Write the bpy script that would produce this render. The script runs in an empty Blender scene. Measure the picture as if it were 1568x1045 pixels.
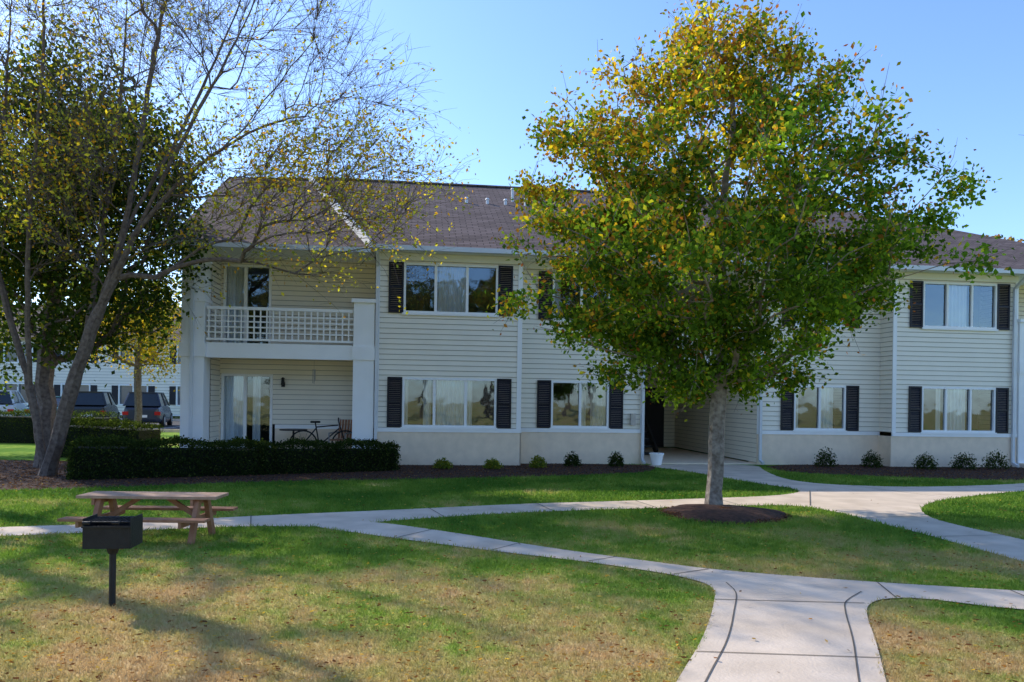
import bpy, math, random
import numpy as np
from mathutils import Vector, Quaternion, Euler
random.seed(7); rng=np.random.default_rng(11)
sc=bpy.context.scene
sc.view_settings.view_transform='Standard'; sc.view_settings.look='None'; sc.view_settings.exposure=0

# ------------------------------------------------------------ materials
def nmat(name):
    m=bpy.data.materials.new(name); m.use_nodes=True
    nt=m.node_tree; b=nt.nodes['Principled BSDF']
    return m,nt,b
def mat(name,col,rough=.6,var=.12,scale=6,bump=0.0,bscale=40,col2=None,spec=.3,metal=0):
    m,nt,b=nmat(name)
    tc=nt.nodes.new('ShaderNodeTexCoord')
    n=nt.nodes.new('ShaderNodeTexNoise'); n.inputs['Scale'].default_value=scale; n.inputs['Detail'].default_value=6
    nt.links.new(tc.outputs['Object'],n.inputs['Vector'])
    r=nt.nodes.new('ShaderNodeValToRGB'); r.color_ramp.elements[0].position=.3; r.color_ramp.elements[1].position=.7
    c2=col2 if col2 else tuple(min(1,c*(1+var)) for c in col); c1=tuple(c*(1-var) for c in col) if not col2 else col
    r.color_ramp.elements[0].color=(*c1,1); r.color_ramp.elements[1].color=(*c2,1)
    nt.links.new(n.outputs['Fac'],r.inputs['Fac']); nt.links.new(r.outputs['Color'],b.inputs['Base Color'])
    b.inputs['Roughness'].default_value=rough; b.inputs['Specular IOR Level'].default_value=spec; b.inputs['Metallic'].default_value=metal
    if bump>0:
        n2=nt.nodes.new('ShaderNodeTexNoise'); n2.inputs['Scale'].default_value=bscale; n2.inputs['Detail'].default_value=8
        nt.links.new(tc.outputs['Object'],n2.inputs['Vector'])
        bp=nt.nodes.new('ShaderNodeBump'); bp.inputs['Strength'].default_value=bump; bp.inputs['Distance'].default_value=.02
        nt.links.new(n2.outputs['Fac'],bp.inputs['Height']); nt.links.new(bp.outputs['Normal'],b.inputs['Normal'])
    return m
M={}
M['siding']=mat('siding_cream',(.88,.82,.69),.55,.03,2)
M['lap_shade']=mat('siding_lap_shade',(.34,.32,.28),.8,.1,5)  # dark colour paints the shadow line under each siding course
M['trim']=mat('trim_white',(.90,.90,.89),.5,.02,3)
M['found']=mat('stucco_beige',(.86,.70,.53),.85,.06,5,.3,60)
M['shutter']=mat('shutter_black',(.014,.013,.02),.45,.2,4)
M['conc']=mat('concrete',(.56,.45,.34),.85,.1,2.2,.25,50,col2=(.74,.61,.48))
M['joint']=mat('joint_dark',(.13,.11,.09),.9)
M['mulch']=mat('mulch',(.035,.018,.013),.95,.3,18,.9,45,col2=(.10,.05,.035))
M['bark']=mat('bark',(.13,.10,.08),.9,.3,14,.9,35,col2=(.36,.31,.26))
M['barkd']=mat('bark_dark',(.09,.065,.055),.9,.3,14,.9,35,col2=(.21,.165,.14))
M['wood']=mat('picnic_wood',(.30,.13,.07),.7,.2,10,.3,40,col2=(.42,.21,.12))
M['woodtop']=mat('picnic_wood_top',(.36,.21,.13),.7,.2,10,.3,40,col2=(.52,.34,.24))
M['black']=mat('cast_iron',(.02,.02,.022),.5,.2,12,.2,60)
M['asphalt']=mat('asphalt',(.05,.05,.052),.9,.2,4,.3,80)
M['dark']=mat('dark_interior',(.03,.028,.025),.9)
M['curtain']=mat('curtain_white',(.88,.88,.88),.9,.04,3)
M['metal']=mat('metal_grey',(.35,.35,.36),.4,.1,8,metal=.6)
M['rubber']=mat('rubber',(.02,.02,.02),.85)
M['rooff']=mat('gutter_white',(.68,.70,.72),.45,.05,3)
def shingle():
    m,nt,b=nmat('roof_shingles')
    tc=nt.nodes.new('ShaderNodeTexCoord')
    br=nt.nodes.new('ShaderNodeTexBrick'); br.inputs['Scale'].default_value=1
    br.inputs['Brick Width'].default_value=.32; br.inputs['Row Height'].default_value=.14; br.inputs['Mortar Size'].default_value=.012
    br.inputs['Color1'].default_value=(.185,.14,.125,1); br.inputs['Color2'].default_value=(.27,.205,.185,1); br.inputs['Mortar'].default_value=(.085,.065,.058,1)
    nt.links.new(tc.outputs['Object'],br.inputs['Vector'])
    mp=nt.nodes.new('ShaderNodeMapping'); mp.inputs['Scale'].default_value=(.6,2.2,1); nt.links.new(tc.outputs['Object'],mp.inputs['Vector'])
    n=nt.nodes.new('ShaderNodeTexNoise'); n.inputs['Scale'].default_value=1.4; n.inputs['Detail'].default_value=9
    nt.links.new(mp.outputs[0],n.inputs['Vector'])
    mx=nt.nodes.new('ShaderNodeMixRGB'); mx.blend_type='MULTIPLY'; mx.inputs['Fac'].default_value=.55
    nt.links.new(br.outputs['Color'],mx.inputs['Color1']); nt.links.new(n.outputs['Fac'],mx.inputs['Color2'])
    nt.links.new(mx.outputs['Color'],b.inputs['Base Color'])
    b.inputs['Roughness'].default_value=.95; b.inputs['Specular IOR Level'].default_value=.1
    return m
M['roof']=shingle()
def glass():
    m,nt,b=nmat('window_glass'); nt.nodes.remove(b)
    out=nt.nodes['Material Output']
    t=nt.nodes.new('ShaderNodeBsdfTransparent'); t.inputs['Color'].default_value=(.88,.92,.92,1)
    g=nt.nodes.new('ShaderNodeBsdfGlossy'); g.inputs['Roughness'].default_value=.03; g.inputs['Color'].default_value=(.75,.88,1,1)
    tc=nt.nodes.new('ShaderNodeTexCoord'); n=nt.nodes.new('ShaderNodeTexNoise'); n.inputs['Scale'].default_value=1.6
    bp=nt.nodes.new('ShaderNodeBump'); bp.inputs['Strength'].default_value=.25; bp.inputs['Distance'].default_value=.02
    nt.links.new(tc.outputs['Object'],n.inputs['Vector']); nt.links.new(n.outputs['Fac'],bp.inputs['Height']); nt.links.new(bp.outputs['Normal'],g.inputs['Normal'])
    mx=nt.nodes.new('ShaderNodeMixShader'); lw=nt.nodes.new('ShaderNodeFresnel'); lw.inputs['IOR'].default_value=1.7
    ad=nt.nodes.new('ShaderNodeMath'); ad.operation='ADD'; ad.inputs[1].default_value=.08
    nt.links.new(lw.outputs['Fac'],ad.inputs[0]); nt.links.new(ad.outputs[0],mx.inputs['Fac'])
    nt.links.new(t.outputs[0],mx.inputs[1]); nt.links.new(g.outputs[0],mx.inputs[2]); nt.links.new(mx.outputs[0],out.inputs['Surface'])
    return m
M['glass']=glass()
def leafmat(name,trans=.45):
    m,nt,b=nmat(name); nt.nodes.remove(b); out=nt.nodes['Material Output']
    a=nt.nodes.new('ShaderNodeAttribute'); a.attribute_name='Col'
    d=nt.nodes.new('ShaderNodeBsdfDiffuse'); t=nt.nodes.new('ShaderNodeBsdfTranslucent')
    br=nt.nodes.new('ShaderNodeMixRGB'); br.blend_type='MULTIPLY'; br.inputs['Fac'].default_value=1; br.inputs['Color2'].default_value=(2.0,1.85,.6,1)
    nt.links.new(a.outputs['Color'],d.inputs['Color']); nt.links.new(a.outputs['Color'],br.inputs['Color1']); nt.links.new(br.outputs[0],t.inputs['Color'])
    m1=nt.nodes.new('ShaderNodeMixShader'); m1.inputs['Fac'].default_value=trans
    nt.links.new(d.outputs[0],m1.inputs[1]); nt.links.new(t.outputs[0],m1.inputs[2]); nt.links.new(m1.outputs[0],out.inputs['Surface'])
    return m
M['leaf']=leafmat('leaves',.5)
M['leaff']=leafmat('leaves_far',.25)
def grassmat(name,blade):
    m,nt,b=nmat(name); out=nt.nodes['Material Output']
    g=nt.nodes.new('ShaderNodeNewGeometry')
    def noise(s,d=4):
        n=nt.nodes.new('ShaderNodeTexNoise'); n.inputs['Scale'].default_value=s; n.inputs['Detail'].default_value=d
        nt.links.new(g.outputs['Position'],n.inputs['Vector']); return n
    n1=noise(.6,5); n2=noise(5,5); n3=noise(60 if not blade else 130,3)
    sx=nt.nodes.new('ShaderNodeSeparateXYZ'); nt.links.new(g.outputs['Position'],sx.inputs[0])
    mr=nt.nodes.new('ShaderNodeMapRange'); mr.inputs['From Min'].default_value=4.5; mr.inputs['From Max'].default_value=11.5; mr.inputs['To Min'].default_value=.09; mr.inputs['To Max'].default_value=-.26
    nt.links.new(sx.outputs['Y'],mr.inputs['Value'])
    def math_(op,a,b_,v=None):
        k=nt.nodes.new('ShaderNodeMath'); k.operation=op
        nt.links.new(a,k.inputs[0])
        if b_ is not None: nt.links.new(b_,k.inputs[1])
        else: k.inputs[1].default_value=v
        return k.outputs[0]
    s=math_('MULTIPLY',n1.outputs['Fac'],None,1.25)
    s=math_('ADD',s,mr.outputs[0])
    k2=math_('MULTIPLY',n2.outputs['Fac'],None,.6); s=math_('ADD',s,k2)
    k3=math_('MULTIPLY',n3.outputs['Fac'],None,.35); s=math_('ADD',s,k3)
    r=nt.nodes.new('ShaderNodeValToRGB'); e=r.color_ramp.elements
    e.new(.6); e.new(.7)
    s=math_('MULTIPLY',s,None,.70)
    e[0].position=.5; e[1].position=.68; e[2].position=.79; e[3].position=.93
    cols=[(.095,.21,.022,1),(.23,.35,.045,1),(.48,.42,.14,1),(.60,.42,.20,1)]
    for el,c in zip(e,cols): el.color=c
    nt.links.new(s,r.inputs['Fac'])
    if blade:
        nt.links.new(r.outputs[0],b.inputs['Base Color'])
        t=nt.nodes.new('ShaderNodeBsdfTranslucent'); nt.links.new(r.outputs[0],t.inputs['Color'])
        mx=nt.nodes.new('ShaderNodeMixShader'); mx.inputs['Fac'].default_value=.45
        b.inputs['Roughness'].default_value=.6; b.inputs['Specular IOR Level'].default_value=.2
        nt.links.new(b.outputs[0],mx.inputs[1]); nt.links.new(t.outputs[0],mx.inputs[2]); nt.links.new(mx.outputs[0],out.inputs['Surface'])
    else:
        nt.links.new(r.outputs[0],b.inputs['Base Color'])
        b.inputs['Roughness'].default_value=.95; b.inputs['Specular IOR Level'].default_value=.05
        bp=nt.nodes.new('ShaderNodeBump'); bp.inputs['Strength'].default_value=.6; bp.inputs['Distance'].default_value=.03
        nt.links.new(n3.outputs['Fac'],bp.inputs['Height']); nt.links.new(bp.outputs['Normal'],b.inputs['Normal'])
    return m
M['grass']=grassmat('lawn_ground',False); M['blade']=grassmat('grass_blades',True)

# ------------------------------------------------------------ mesh helpers
def link(o,parent=None):
    sc.collection.objects.link(o)
    if parent: o.parent=parent
    return o
def empty(name,loc=(0,0,0),rz=0,scale=1):
    e=bpy.data.objects.new(name,None); e.location=loc; e.rotation_euler=(0,0,rz); e.scale=(scale,)*3; e.empty_display_size=.2
    return link(e)
class MB:
    def __init__(s): s.v=[]; s.f=[]
    def box(s,x0,x1,y0,y1,z0,z1):
        n=len(s.v)
        s.v+=[(x0,y0,z0),(x1,y0,z0),(x1,y1,z0),(x0,y1,z0),(x0,y0,z1),(x1,y0,z1),(x1,y1,z1),(x0,y1,z1)]
        s.f+=[tuple(n+i for i in q) for q in [(0,3,2,1),(4,5,6,7),(0,1,5,4),(1,2,6,5),(2,3,7,6),(3,0,4,7)]]
    def poly(s,*p):
        n=len(s.v); s.v+=[tuple(q) for q in p]; s.f.append(tuple(range(n,n+len(p))))
    def tube(s,a,b,r0,r1=None,n=8,caps=True):
        r1=r0 if r1 is None else r1
        a=Vector(a); b=Vector(b); d=(b-a).normalized()
        u=d.orthogonal().normalized(); w=d.cross(u); k=len(s.v)
        for (p,r) in ((a,r0),(b,r1)):
            for i in range(n):
                t=2*math.pi*i/n; s.v.append(tuple(p+u*math.cos(t)*r+w*math.sin(t)*r))
        for i in range(n):
            j=(i+1)%n; s.f.append((k+i,k+j,k+n+j,k+n+i))
        if caps: s.f.append(tuple(range(k+n-1,k-1,-1))); s.f.append(tuple(range(k+n,k+2*n)))
    def beam(s,a,b,wx,wz):
        a=Vector(a); b=Vector(b); d=(b-a).normalized(); up=Vector((0,0,1))
        if abs(d.z)>.95: up=Vector((0,1,0))
        u=d.cross(up).normalized(); w=u.cross(d).normalized(); k=len(s.v)
        for p in (a,b):
            for (i,j) in ((-1,-1),(1,-1),(1,1),(-1,1)): s.v.append(tuple(p+u*i*wx/2+w*j*wz/2))
        s.f+=[tuple(k+i for i in q) for q in [(3,2,1,0),(4,5,6,7),(0,1,5,4),(1,2,6,5),(2,3,7,6),(3,0,4,7)]]
    def ring(s,c,R,r,axis='x',n=24,m=6):
        k=len(s.v)
        for i in range(n):
            t=2*math.pi*i/n
            for j in range(m):
                p=2*math.pi*j/m; rr=R+r*math.cos(p)
                a,b_,h=rr*math.cos(t),rr*math.sin(t),r*math.sin(p)
                s.v.append((c[0]+a,c[1]+h,c[2]+b_) if axis=='y' else (c[0]+h,c[1]+a,c[2]+b_))
        for i in range(n):
            for j in range(m):
                i2=(i+1)%n; j2=(j+1)%m; s.f.append((k+i*m+j,k+i2*m+j,k+i2*m+j2,k+i*m+j2))
    def obj(s,name,m,parent=None,smooth=False,bevel=0):
        me=bpy.data.meshes.new(name); me.from_pydata(s.v,[],s.f); me.materials.append(m); me.update()
        if smooth: me.polygons.foreach_set('use_smooth',[True]*len(me.polygons))
        o=bpy.data.objects.new(name,me); link(o,parent)
        if bevel:
            b=o.modifiers.new('b','BEVEL'); b.width=bevel; b.segments=2; b.limit_method='ANGLE'
        return o
def npmesh(name,V,k,mat_,cols=None,parent=None):
    n=len(V)//k
    me=bpy.data.meshes.new(name)
    me.vertices.add(n*k); me.vertices.foreach_set('co',np.ascontiguousarray(V,dtype=np.float32).ravel())
    me.loops.add(n*k); me.loops.foreach_set('vertex_index',np.arange(n*k,dtype=np.int32))
    me.polygons.add(n); me.polygons.foreach_set('loop_start',np.arange(0,n*k,k,dtype=np.int32))
    me.update(calc_edges=True)
    if cols is not None:
        a=me.color_attributes.new('Col','FLOAT_COLOR','POINT')
        c=np.ones((n,4),dtype=np.float32); c[:,:3]=cols; a.data.foreach_set('color',np.repeat(c,k,axis=0).ravel())
    me.materials.append(mat_)
    o=bpy.data.objects.new(name,me); return link(o,parent)
def unit(a): return a/np.maximum(np.linalg.norm(a,axis=1,keepdims=True),1e-9)
def leaf_verts(C,size,asp=.55,flat=0.0):
    n=len(C); t=unit(rng.normal(size=(n,3))); t[:,2]-=.3; t=unit(t)
    q=rng.normal(size=(n,3)); q[:,2]+=flat; b=unit(np.cross(t,q)); L=(size*rng.uniform(.6,1.25,size=n))[:,None]
    nn=np.cross(t,b)
    return np.stack([C-t*L*.5,C+b*L*asp*.5+nn*L*.08,C+t*L*.5,C-b*L*asp*.5+nn*L*.08],axis=1).reshape(-1,3)
def seg_tubes(P0,P1,R0,R1,n=5):
    d=unit(P1-P0); ref=np.where(np.abs(d[:,2:3])>.9,np.array([[1.,0,0]]),np.array([[0,0,1.]]))
    u=unit(np.cross(d,ref)); w=np.cross(d,u); Q=[]
    for i in range(n):
        a=2*math.pi*i/n; b=2*math.pi*(i+1)/n
        A=u*math.cos(a)+w*math.sin(a); B=u*math.cos(b)+w*math.sin(b)
        Q.append(np.stack([P0+A*R0[:,None],P0+B*R0[:,None],P1+B*R1[:,None],P1+A*R1[:,None]],axis=1))
    return np.concatenate(Q,axis=0).reshape(-1,3)
def catmull(pts,step=.25):
    pts=[np.array(p,float) for p in pts]; out=[]
    P=[2*pts[0]-pts[1]]+pts+[2*pts[-1]-pts[-2]]
    for i in range(1,len(P)-2):
        k=max(1,int(np.linalg.norm(P[i+1]-P[i])/step))
        for j in range(k):
            t=j/k
            out.append(.5*((2*P[i])+(-P[i-1]+P[i+1])*t+(2*P[i-1]-5*P[i]+4*P[i+1]-P[i+2])*t*t+(-P[i-1]+3*P[i]-3*P[i+1]+P[i+2])*t**3))
    out.append(pts[-1]); return out
def grow(stems,tips,R,zmin=1.6,pw=.3,seg=.28,wob=.03,rmin=.005,crotch=None,expo=.5,fall=.7):
    N=60000; pos=np.zeros((N,3)); par=-np.ones(N,int); pl=np.full(N,1e6); ok=np.zeros(N,bool); n=0
    for (start,pts) in stems:
        pp=catmull(pts); p=-1
        if start is not None:
            d=np.linalg.norm(pos[:n]-pp[0],axis=1); p=int(np.argmin(d)); pp=pp[1:]
        for q in pp:
            pos[n]=q+ (rng.normal(size=3)*wob*.5 if p>=0 else 0); par[n]=p
            pl[n]=0 if p<0 else pl[p]+np.linalg.norm(pos[n]-pos[p]); ok[n]=q[2]>zmin; p=n; n+=1
    c=np.array(crotch if crotch is not None else stems[0][1][-1]); nst=n
    tips=sorted(tips,key=lambda t:np.linalg.norm(t-c)); ends=[]
    for t in tips:
        d=np.linalg.norm(pos[:n]-t,axis=1)
        cost=d+pw*pl[:n]+fall*np.maximum(0,pos[:n,2]-t[2])+np.where(ok[:n],0,1e5)
        i=int(np.argmin(cost)); D=d[i]
        if D<.02: ends.append(i); continue
        dirp=pos[i]-pos[par[i]] if par[i]>=0 else np.array([0,0,1.]); dirp=dirp/max(np.linalg.norm(dirp),1e-6)
        out=(t-pos[i])/D; h=unit((dirp*.6+out+np.array([0,0,.25]))[None])[0]
        c1=pos[i]+h*D*.4; k=max(2,int(D/seg)); p=i; base=pos[i].copy()
        for j in range(1,k+1):
            u=j/k; q=(1-u)**2*base+2*u*(1-u)*c1+u*u*t
            if j<k: q=q+rng.normal(size=3)*wob
            pos[n]=q; par[n]=p; pl[n]=pl[p]+np.linalg.norm(q-pos[p]); ok[n]=True; p=n; n+=1
        ends.append(p)
    cnt=np.zeros(n)
    for e in ends: cnt[e]+=1
    for i in range(n-1,-1,-1):
        if par[i]>=0 and par[i]<i: cnt[par[i]]+=cnt[i]
    tot=max(cnt.max(),1); r=np.maximum(rmin,R*(np.maximum(cnt,.3)/tot)**expo)
    z0=pos[0,2]; r=np.where((pos[:n,2]-z0<.35)&(np.arange(n)<nst),r*(1+.6*np.maximum(0,1-(pos[:n,2]-z0)/.35)**2),r)
    idx=np.where(par[:n]>=0)[0]; pi=par[idx]
    P0=pos[pi]; P1=pos[idx]+unit(pos[idx]-pos[pi])*(r[idx]*.25)[:,None]
    R1=r[idx]; R0=np.minimum(r[pi],R1*1.3)
    return P0,P1,R0,R1,np.array([pos[e] for e in ends]),np.array([pos[e]-pos[par[e]] for e in ends])
def twigs(E,D,k,L,r=.0035,droop=-.1,spread=.7,up=0):
    n=len(E); E=np.repeat(E,k,axis=0); D=unit(np.repeat(D,k,axis=0)); d=unit(D+rng.normal(size=(n*k,3))*spread+np.array([0,0,up]))
    ln=(L*rng.uniform(.5,1.2,size=n*k))[:,None]
    A=E; B=A+d*ln*.5; d2=unit(d+rng.normal(size=d.shape)*.2+np.array([0,0,droop])); C=B+d2*ln*.5
    P0=np.concatenate([A,B]);P1=np.concatenate([B,C]); m=len(A)
    R0=np.concatenate([np.full(m,r*1.4),np.full(m,r)]);R1=np.concatenate([np.full(m,r),np.full(m,r*.5)])
    return P0,P1,R0,R1

# ------------------------------------------------------------ camera
TH=.0145
cam=bpy.data.cameras.new('camera'); co=bpy.data.objects.new('camera',cam); link(co)
cam.sensor_width=36; cam.lens=26; cam.shift_y=.0577; cam.clip_end=2000; cam.clip_start=.05
co.location=(0,0,1.6); co.rotation_mode='QUATERNION'
co.rotation_quaternion=Euler((math.pi/2,0,0)).to_quaternion()@Quaternion((0,0,1),TH)
sc.camera=co
# ------------------------------------------------------------ light
EL=math.radians(36); hx,hy=-.83,.557
w=bpy.data.worlds.new('World'); sc.world=w; w.use_nodes=True; nt=w.node_tree
sky=nt.nodes.new('ShaderNodeTexSky'); sky.sky_type='NISHITA'; sky.sun_disc=False; sky.sun_elevation=EL; sky.sun_rotation=math.atan2(hx,hy)%(2*math.pi)
sky.air_density=1.0; sky.dust_density=.5; sky.ozone_density=2.0
tint=nt.nodes.new('ShaderNodeMixRGB'); tint.blend_type='MULTIPLY'; tint.inputs['Fac'].default_value=1; tint.inputs['Color2'].default_value=(1.42,1.66,2.05,1)
nt.links.new(sky.outputs[0],tint.inputs['Color1'])
nt.links.new(tint.outputs[0],nt.nodes['Background'].inputs[0]); nt.nodes['Background'].inputs[1].default_value=.15
sun=bpy.data.lights.new('sun','SUN'); sun.energy=5; sun.angle=math.radians(.53); sun.color=(1,.91,.76)
so=bpy.data.objects.new('sun',sun); link(so)
tosun=Vector((hx*math.cos(EL),hy*math.cos(EL),math.sin(EL)))
so.rotation_mode='QUATERNION'; so.rotation_quaternion=(-tosun).to_track_quat('-Z','Y'); so.location=(-20,20,25)

# ------------------------------------------------------------ ground
g=MB(); g.poly((-500,-300,0),(500,-300,0),(500,800,0),(-500,800,0)); g.obj('ground',M['grass'])
def chaikin(P,n=2,r=.22):
    for _ in range(n):
        Q=[]
        for i in range(len(P)):
            a=P[i]; b=P[(i+1)%len(P)]
            Q.append((a[0]*(1-r)+b[0]*r,a[1]*(1-r)+b[1]*r)); Q.append((a[0]*r+b[0]*(1-r),a[1]*r+b[1]*(1-r)))
        P=Q
    return P
A=[(-9,7.05),(-5.66,8.22),(-4.43,8.65),(-3.22,9.10),(-2.33,9.09),(-1.73,9.53),(-.185,10.39),(1.65,11.0),(2.78,11.25),(4.2,11.7),(4.65,11.5),(4.89,10.86),(5.015,9.96),(5.14,9.38),(5.31,7.62),(5.5,5.9),(6.7,5.7),(6.195,8.895),(5.925,10.48),(6.49,11.76),(7.58,12.82),(9.87,14.19),(16,17.3),(16,18.6),(10.7,15.4),(7.92,14.48),(6.3,14.75),(5.8,15.6),(6.0,17.5),(6.45,19.35),(3.42,18.98),(3.5,18.13),(4.1,17.25),(4.795,15.12),(5.486,13.67),(4.64,12.83),(2.91,12.23),(1.778,11.87),(.197,11.4),(-1.898,10.47),(-3.48,9.85),(-4.70,9.17),(-6.05,8.77),(-9.4,7.6)]
B=[(-2.6,9.2),(-1.34,8.43),(-.2,7.79),(.78,7.32),(1.464,6.87),(1.72,6.566),(1.76,6.3),(1.572,5.70),(1.312,4.99),(.966,4.227),(.2,2.5),(-.6,0.5),(-1.2,-3),(.2,-3),(.7,.5),(1.45,2.5),(2.185,4.274),(2.474,4.976),(2.77,5.763),(3.0,6.06),(3.381,6.157),(4.03,5.774),(9,4.6),(9,5.5),(6.7,5.961),(5.5,6.202),(4.47,6.408),(3.24,6.656),(1.996,7.035),(1.437,7.365),(.495,7.94),(-.618,8.78),(-1.73,9.53),(-2.4,9.5)]
A=chaikin(A); B=chaikin(B)
from mathutils.geometry import tessellate_polygon
def sheet(mb,P,z):
    tr=tessellate_polygon([[Vector((p[0],p[1],0)) for p in P]]); n=len(mb.v)
    mb.v+=[(p[0],p[1],z) for p in P]
    for t in tr:
        a,b,c=[mb.v[n+i] for i in t]
        cr=(b[0]-a[0])*(c[1]-a[1])-(b[1]-a[1])*(c[0]-a[0])
        mb.f.append(tuple(n+i for i in (t if cr>0 else t[::-1])))
s=MB(); sheet(s,A,.008); sheet(s,B,.012); s.obj('sidewalk',M['conc'])
j=MB()
def strip(pts,wd=.010,z=.016):
    for a,b in zip(pts[:-1],pts[1:]):
        d=Vector((b[0]-a[0],b[1]-a[1],0)).normalized(); nx,ny=-d.y*wd/2,d.x*wd/2
        j.poly((a[0]-nx,a[1]-ny,z),(b[0]-nx,b[1]-ny,z),(b[0]+nx,b[1]+ny,z),(a[0]+nx,a[1]+ny,z))
strip([tuple(p[:2]) for p in catmull([(.35,2.5,0),(1.12,4.2,0),(1.47,4.97,0),(1.73,5.68,0),(1.9,6.2,0),(1.92,6.55,0)],.1)])
strip([tuple(p[:2]) for p in catmull([(1.3,2.5,0),(2.03,4.28,0),(2.32,4.98,0),(2.60,5.72,0),(2.74,6.0,0),(3.0,6.3,0)],.1)])
strip([(1.66,5.98),(2.85,5.93)],.012); strip([(1.20,4.72),(2.35,4.65)])
for a,b in [((1.5,6.83),(1.9,7.07)),((.78,7.34),(1.1,7.58)),((-.2,7.8),(.1,8.22)),((-1.3,8.43),(-.95,9.0)),((3.2,6.12),(3.3,6.63)),((4.3,5.75),(4.35,6.42)),((-.9,10.0),(-1.2,10.8)),((.6,10.7),(.4,11.45)),((2.2,11.15),(2.0,11.93)),((3.6,11.5),(3.4,12.38)),((4.95,10.4),(5.9,10.7)),((4.7,11.6),(5.5,13.6)),((-3.2,9.12),(-3.45,9.84)),((-4.6,8.6),(-4.85,9.12)),((4.8,15.2),(5.95,15.3)),((4.3,16.7),(5.95,16.9)),((7.6,12.85),(6.7,14.65)),((5.15,9.0),(6.15,9.2))]: strip([a,b],.013)
j.obj('sidewalk_joints',M['joint'])
bedL=chaikin([(-16,10.2),(-8.3,12.04),(-7.2,12.5),(-4.68,13.87),(-2.1,14.56),(.5,15.5),(3.0,16.6),(3.6,18),(3.35,19.1),(-8,17.6),(-16,17.5)],2)
bedR=chaikin([(6.35,17.2),(8.97,16.4),(11.1,15.95),(17,18.9),(17,21.5),(6.5,19.6)],2)
m_=MB(); sheet(m_,bedL,.006); sheet(m_,bedR,.006); m_.obj('mulch_bed',M['mulch'])
TX,TY=3.05,11.1
ring=MB(); n=40; MC=(TX+.02,TY-.48)
def rr(i,k): return (1+.08*math.sin(3*i*2*math.pi/n+1)+.05*math.sin(7*i*2*math.pi/n))*k
for lev,(k,z) in enumerate([(.95,.0),(.8,.05),(.5,.09),(.0,.1)]):
    for i in range(n):
        a=2*math.pi*i/n; ring.v.append((MC[0]+math.cos(a)*rr(i,k)*.95,MC[1]+math.sin(a)*rr(i,k)*.86,z))
for l in range(3):
    for i in range(n): ring.f.append((l*n+i,l*n+(i+1)%n,(l+1)*n+(i+1)%n,(l+1)*n+i))
ring.obj('mulch_ring',M['mulch'],smooth=True)
def inpoly(P,x,y):
    P=np.array(P); c=np.zeros(len(x),bool); k=len(P)-1
    for i in range(len(P)):
        xi,yi=P[i]; xj,yj=P[k]
        if yi!=yj: c^=((yi>y)!=(yj>y))&(x<(xj-xi)*(y-yi)/(yj-yi)+xi)
        k=i
    return c
def scatter(N,y0,y1):
    u=rng.uniform(size=N); y=y0*(y1/y0)**u
    x=rng.uniform(-1,1,size=N)*(.85*y+.8); return x,y
x,y=scatter(430000,3.3,19)
jx=x+rng.normal(size=len(x))*.018; jy=y+rng.normal(size=len(x))*.018
keep=~(inpoly(A,jx,jy)|inpoly(B,jx,jy)|inpoly(bedL,jx,jy)|inpoly(bedR,jx,jy)|(((x-MC[0])/.88)**2+((y-MC[1])/.8)**2<1)|(y>18.5+x*.12))
x,y=x[keep],y[keep]; n=len(x); a=rng.uniform(0,2*math.pi,n); sc_=np.clip(y/6,.75,2.2)
h=rng.uniform(.018,.048,n)*np.clip(y/7,.9,1.3); wd=.0045*sc_
C=np.stack([x,y,np.zeros(n)],1); t=np.stack([np.cos(a),np.sin(a),np.zeros(n)],1)*wd[:,None]
ln=np.stack([rng.normal(size=n)*.5*h,rng.normal(size=n)*.5*h,h],1)
npmesh('grass',np.stack([C-t,C+t,C+ln],1).reshape(-1,3),3,M['blade'])
x,y=scatter(10000,3.3,18.5)
keep=(~(inpoly(A,x,y)|inpoly(B,x,y)))|(rng.uniform(size=len(x))<.05); x,y=x[keep],y[keep]; n=len(x)
Cc=np.stack([x,y,rng.uniform(.012,.038,n)],1)
pal=np.array([(.30,.15,.05),(.22,.10,.05),(.42,.28,.10),(.14,.07,.04),(.5,.36,.1)]); cl=pal[rng.integers(0,5,n)]*rng.uniform(.7,1.2,(n,1))
V=leaf_verts(Cc,.046,.6).reshape(-1,4,3); V[:,:,2]=Cc[:,None,2]+(V[:,:,2]-Cc[:,None,2])*.3; npmesh('fallen_leaves',V.reshape(-1,3),4,M['leaf'],cl)
def chips(name,x,y,z,s):
    n=len(x); C=np.stack([x,y,z],1); V=leaf_verts(C,s,.35).reshape(-1,4,3); V[:,:,2]=np.maximum(C[:,None,2]+(V[:,:,2]-C[:,None,2])*.5,.004)
    c=np.array([(.12,.06,.04)])*rng.uniform(.4,2.2,(n,1)); npmesh(name,V.reshape(-1,3),4,M['leaff'],c)
x=rng.uniform(-14,16,52000); y=rng.uniform(11.5,20,52000); k=inpoly(bedL,x,y)|inpoly(bedR,x,y); x,y=x[k],y[k]
a=rng.uniform(0,6.28,2600); q=np.sqrt(rng.uniform(size=2600)); x2=MC[0]+np.cos(a)*q*.95; y2=MC[1]+np.sin(a)*q*.86
chips('mulch_chips',np.r_[x,x2],np.r_[y,y2],np.r_[np.full(len(x),.015),.105-.09*q],.06)

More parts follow.
